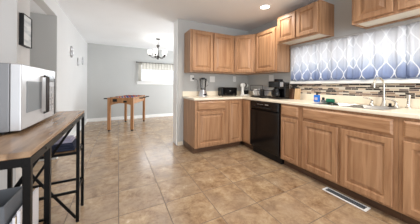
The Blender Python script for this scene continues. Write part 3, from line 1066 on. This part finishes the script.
# ---------------------------------------------------------------- foosball table
FA = math.radians(-20.5)
t = thing('foosball_table', 'light oak foosball table on four square legs in the dining area', 'game table', (0.30, 5.42, 0), FA)
LW, LL = 0.27, 0.58       # half sizes
zt, zb = 0.815, 0.655
t.location = (0.265, 5.46, 0)
for sx in (-1, 1):
    MB().box(sx * LW - 0.012, sx * LW + 0.012, -LL, LL, zb, zt).build('side_board', M['game_wood'], t, bevel=0.003)
for sy in (-1, 1):
    # end board with an arched lower edge
    b_ = MB()
    n = 12
    top = [b_.bm.verts.new((-LW + 0.0125 + (2 * LW - 0.025) * i / n, -0.012, zt)) for i in range(n + 1)]
    bot = [b_.bm.verts.new((-LW + 0.0125 + (2 * LW - 0.025) * i / n, -0.012, zb - 0.03 + 0.055 * math.sin(PI * i / n))) for i in range(n + 1)]
    for i in range(n):
        b_.bm.faces.new((bot[i], bot[i + 1], top[i + 1], top[i]))
    r_ = bmesh.ops.extrude_face_region(b_.bm, geom=b_.bm.faces[:])
    for v in [q for q in r_['geom'] if isinstance(q, bmesh.types.BMVert)]:
        v.co.y += 0.024
    eb = b_.build('end_board', M['game_wood'], t, loc=(0, sy * (LL - 0.013), 0))
    MB().box(-0.19, -0.09, -0.004, 0.004, 0.715, 0.785).build('goal_opening', M['black_matte'], eb, loc=(0, -sy * -0.0165, 0))
    MB().box(0.06, 0.14, -0.004, 0.004, 0.695, 0.74).build('ball_return', M['black_matte'], eb, loc=(0, -sy * -0.0165, 0))
for sx in (-1, 1):
    for sy in (-1, 1):
        lg = MB().box(sx * LW - 0.032, sx * LW + 0.032, sy * LL - 0.032, sy * LL + 0.032, 0.03, zb + 0.16).build('leg', M['game_wood'], t, bevel=0.003)
        MB().lathe([(0, 0), (0.026, 0), (0.026, 0.0295), (0, 0.0295)], (sx * LW, sy * LL, 0), 14).build('foot', M['black_matte'], lg)
MB().box(-LW + 0.0125, LW - 0.0125, -LL + 0.026, LL - 0.026, zb + 0.06, zb + 0.072).build('playing_field', M['field'], t)
for k in range(6):
    y = -0.45 + 0.18 * k
    s_ = 1 if k % 2 else -1
    rd = MB().tube([(-LW - 0.09, y, 0.785), (LW + 0.09, y, 0.785)], 0.006, 8).build('rod', M['silver'], t)
    MB().tube([(s_ * (LW + 0.091), y, 0.785), (s_ * (LW + 0.18), y, 0.785)], 0.015, 10).build('grip', M['black_matte'], rd)
    for q in (-0.14, 0.0, 0.14):
        MB().box(q - 0.013, q + 0.013, y - 0.009, y + 0.009, 0.775, 0.812).lathe([(0, 0.8125), (0.012, 0.817), (0.012, 0.825), (0, 0.832)], (q, y, 0), 10).build('player_figure', M['red'] if k % 2 else M['blue_player'], rd)

# ---------------------------------------------------------------- console table with two end towers
TX0, TX1, TY0, TY1, TZ = -0.705, -0.281, 0.875, 2.05, 0.891
t = thing('console_table', 'long rustic brown wood console table with black metal X-braced frame', 'table')
MB().box(TX0, TX1 - 0.0005, TY0, TY1, TZ - 0.022, TZ).build('tabletop', M['plank'], t, bevel=0.003)
lt = 0.022
b_ = MB()
b_.box(TX1 - lt, TX1, TY0 + 0.001, TY1, TZ - 0.0525, TZ - 0.0225).box(TX0, TX0 + lt, TY0 + 0.001, TY1, TZ - 0.0525, TZ - 0.0225)
for y in (TY0, 1.085, 1.805, TY1 - lt):
    b_.box(TX0 + lt, TX1 - lt, y, y + lt, TZ - 0.0525, TZ - 0.0225)
b_.build('top_frame', M['black_metal'], t)
for y in (TY0, 1.085, 1.805, TY1 - lt):
    for x in (TX0, TX1 - lt):
        lg = MB().box(x, x + lt, y, y + lt, 0.008, TZ - 0.053).build('leg', M['black_metal'], t, bevel=0.002)
        MB().lathe([(0, 0), (0.012, 0), (0.012, 0.0078), (0, 0.0078)], (x + lt / 2, y + lt / 2, 0), 10).build('foot', M['black_matte'], lg)
for y in (1.085 + lt / 2, 1.805 + lt / 2):
    b_ = MB()
    b_.bar((TX0 + lt, y + 0.006, 0.60), (TX1 - lt, y + 0.006, 0.03), 0.018, 0.008, up=(0, 1, 0))
    b_.bar((TX0 + lt, y - 0.006, 0.20), (TX1 - lt, y - 0.006, 0.835), 0.018, 0.008, up=(0, 1, 0))
    b_.build('cross_brace', M['black_metal'], t)
for y0, y1, lv in ((TY0, 1.111, (0.50, 0.20)), (1.805, TY1, (0.58, 0.265))):
    for z in lv:
        fr_ = MB().box(TX0 + lt, TX1 - lt, y0, y0 + 0.012, z - 0.02, z).box(TX0 + lt, TX1 - lt, y1 - 0.012, y1, z - 0.02, z) \
            .box(TX0 + 0.008, TX0 + 0.020, y0 + lt, y1 - lt, z - 0.02, z).box(TX1 - 0.020, TX1 - 0.008, y0 + lt, y1 - lt, z - 0.02, z)
        f_ = fr_.build('shelf_frame', M['black_metal'], t)
        if z == 0.265:      # the low tier of the far tower is an open frame
            continue
        MB().box(TX0 + 0.0205, TX1 - 0.0205, y0 + lt, y1 - lt, z - 0.014, z - 0.001).build('shelf_board', M['plank'], f_)
for y in (1.03, 1.30, 1.55, 1.80):
    MB().tube([(TX1 + 0.0002, y, TZ - 0.038), (TX1 + 0.004, y, TZ - 0.038)], 0.005, 10).build('bolt', M['dark_metal'], t)

# things on the shelves
t = thing('storage_bin', 'dark grey soft storage bin on the near shelf of the console table', 'bin', (-0.50, 0.993, 0.5002))
b_ = MB()
o4 = [(-0.15, -0.072), (0.13, -0.072), (0.13, 0.072), (-0.15, 0.072)]
rings = []
for z, e in ((0, -0.010), (0.19, 0.0), (0.19, -0.006), (0.012, -0.016)):
    rings.append([b_.bm.verts.new((x + math.copysign(e, x), y + math.copysign(e, y), z)) for x, y in o4])
b_.bm.faces.new(rings[0][::-1])
b_.bm.faces.new(rings[-1])
for a, c in zip(rings, rings[1:]):
    for k in range(4):
        b_.bm.faces.new((a[k], a[(k + 1) % 4], c[(k + 1) % 4], c[k]))
b_.build('bin_body', M['fabric_grey'], t, bevel=0.004)
MB().tube([(-0.05, -0.0725, 0.11), (-0.04, -0.081, 0.085), (0.02, -0.081, 0.085), (0.03, -0.0725, 0.11)], 0.006, 8).build('handle', M['fabric_grey'], t, smooth=True)
for k, (dx, m_, lb) in enumerate(((0.0, 'paper', 'pale glossy magazine standing nearest the aisle on the console shelf'), (-0.012, 'yellow', 'yellow-edged magazine standing behind the pale glossy one'), (-0.022, 'lilac', 'lilac magazine standing against the grey storage bin'))):
    t = thing('magazine', lb, 'magazine', (-0.324 + dx, 0.993, 0.5002), 0, None)
    MB().box(-0.0045, 0.0045, -0.085, 0.085, 0, 0.165 - 0.02 * k).build('pages', M['paper'], t, bevel=0.001)
    MB().box(0.0046, 0.0058, -0.086, 0.086, 0, 0.167 - 0.02 * k).build('cover', M[m_], t)
t = thing('folded_blanket', 'dark navy folded blanket on the far shelf of the console table', 'blanket', (-0.49, 1.928, 0.5805))
b_ = MB()
for k in range(3):
    b_.box(-0.17 + 0.004 * k, 0.17 - 0.005 * k, -0.078, 0.078, 0.001 + k * 0.022, 0.021 + k * 0.022)
b_.build('folds', M['fabric_navy'], t, bevel=0.009, seg=3)
t = thing('folded_cloth', 'lilac folded cloth lying on top of the navy blanket', 'cloth', (-0.48, 1.928, 0.5805 + 0.0665))
MB().box(-0.15, 0.14, -0.07, 0.07, 0.0, 0.016).box(-0.145, 0.13, -0.066, 0.066, 0.017, 0.032).build('folds', M['lilac'], t, bevel=0.006, seg=3)

# ---------------------------------------------------------------- microwave
MX, MY0, MY1, MZ0, MZ1 = -0.424, 1.205, 1.745, 0.903, 1.236
t = thing('microwave', 'silver countertop microwave on the near end of the console table', 'microwave', (0, 0, 0))
MB().box(-0.790, MX - 0.0415, MY0, MY1, MZ0, MZ1).build('case', M['silver_body'], t, bevel=0.004)
for x in (-0.75, -0.50):
    for y in (MY0 + 0.04, MY1 - 0.04):
        MB().lathe([(0, TZ + 0.0003), (0.014, TZ + 0.0003), (0.014, MZ0 - 0.0003), (0, MZ0 - 0.0003)], (x, y, 0), 12).build('foot', M['black_matte'], t)
yc = MY0 + 0.335
dr = MB().box(MX - 0.040, MX, MY0 + 0.001, yc, MZ0 + 0.002, MZ1 - 0.002).build('door', M['silver_front'], t, bevel=0.004)
MB().box(MX + 0.0002, MX + 0.002, MY0 + 0.060, MY0 + 0.262, 0.985, 1.150).build('door_window', M['window_glass'], dr)
MB().tube([(MX, yc - 0.028, MZ0 + 0.05), (MX + 0.018, yc - 0.028, MZ0 + 0.055), (MX + 0.018, yc - 0.028, MZ1 - 0.055), (MX, yc - 0.028, MZ1 - 0.05)], 0.009, 10).build('door_handle', M['dark_metal'], dr, smooth=True)
cp = MB().box(MX - 0.040, MX - 0.002, yc + 0.003, MY1 - 0.001, MZ0 + 0.002, MZ1 - 0.002).build('control_panel', M['silver_front'], t, bevel=0.004)
MB().box(MX - 0.0018, MX, yc + 0.03, MY1 - 0.03, MZ1 - 0.085, MZ1 - 0.04).build('display', M['black'], cp)
b_ = MB()
for i in range(4):
    for j in range(3):
        b_.box(MX - 0.0018, MX, yc + 0.035 + j * 0.045, yc + 0.065 + j * 0.045, MZ0 + 0.05 + i * 0.045, MZ0 + 0.078 + i * 0.045)
b_.build('keypad', M['key_grey'], cp)
MB().box(MX - 0.0018, MX + 0.001, MY1 - 0.016, MY1 - 0.002, MZ0 + 0.01, MZ1 - 0.06).build('edge_trim', M['dark_metal'], cp)

# ---------------------------------------------------------------- wall decor
t = thing('framed_picture', 'black framed picture of pale grey landscape on the white wall post', 'picture', (XL, 2.406, 1.655))
hw, hh = 0.094, 0.152
MB().box(0.0005, 0.034, -hw, hw, -hh, -hh + 0.006).box(0.0005, 0.034, -hw, hw, hh - 0.006, hh).box(0.0005, 0.034, -hw, -hw + 0.006, -hh + 0.006, hh - 0.006).box(0.0005, 0.034, hw - 0.006, hw, -hh + 0.006, hh - 0.006).build('frame', M['black_matte'], t)
pm = mat('pale_print', srgb(226, 230, 232), 0.15)
nt, nd, ln, bs = nodes(pm)
g_ = nd.new('ShaderNodeNewGeometry')
mp_ = nd.new('ShaderNodeMapping')
mp_.inputs['Scale'].default_value = (1, 3, 14)
ln.new(g_.outputs['Position'], mp_.inputs['Vector'])
n_ = nd.new('ShaderNodeTexNoise')
n_.inputs['Scale'].default_value = 1.2
ln.new(mp_.outputs['Vector'], n_.inputs['Vector'])
r_ = ramp(nd, [(0.35, srgb(190, 200, 206)), (0.6, srgb(236, 240, 240))])
ln.new(n_.outputs['Fac'], r_.inputs['Fac'])
ln.new(r_.outputs['Color'], bs.inputs['Base Color'])
MB().box(0.001, 0.028, -hw + 0.0065, hw - 0.0065, -hh + 0.0065, hh - 0.0065).build('print', pm, t)


def ornament(y, z, s, label):
    t = thing('wall_ornament', label, 'ornament', (XL, y, z))
    for cz, r in ((0.35 * s, 0.30 * s), (-0.25 * s, 0.42 * s)):
        MB().tube([(0.012, r * math.cos(a), cz + r * math.sin(a)) for a in [2 * PI * k / 24 for k in range(25)]], 0.012, 8).build('ring', M['silver'], t, smooth=True)
    MB().tube([(0.0008, 0, -0.05 * s), (0.012, 0, -0.05 * s)], 0.012, 8).build('hook', M['dark_metal'], t)


ornament(4.39, 1.78, 0.155, 'largest looped metal ornament on the long white wall, nearest the opening')
ornament(5.03, 1.655, 0.13, 'middle looped metal ornament, lowest of the three on the white wall')
ornament(5.62, 1.745, 0.14, 'farthest looped metal ornament on the white wall, by the dining corner')
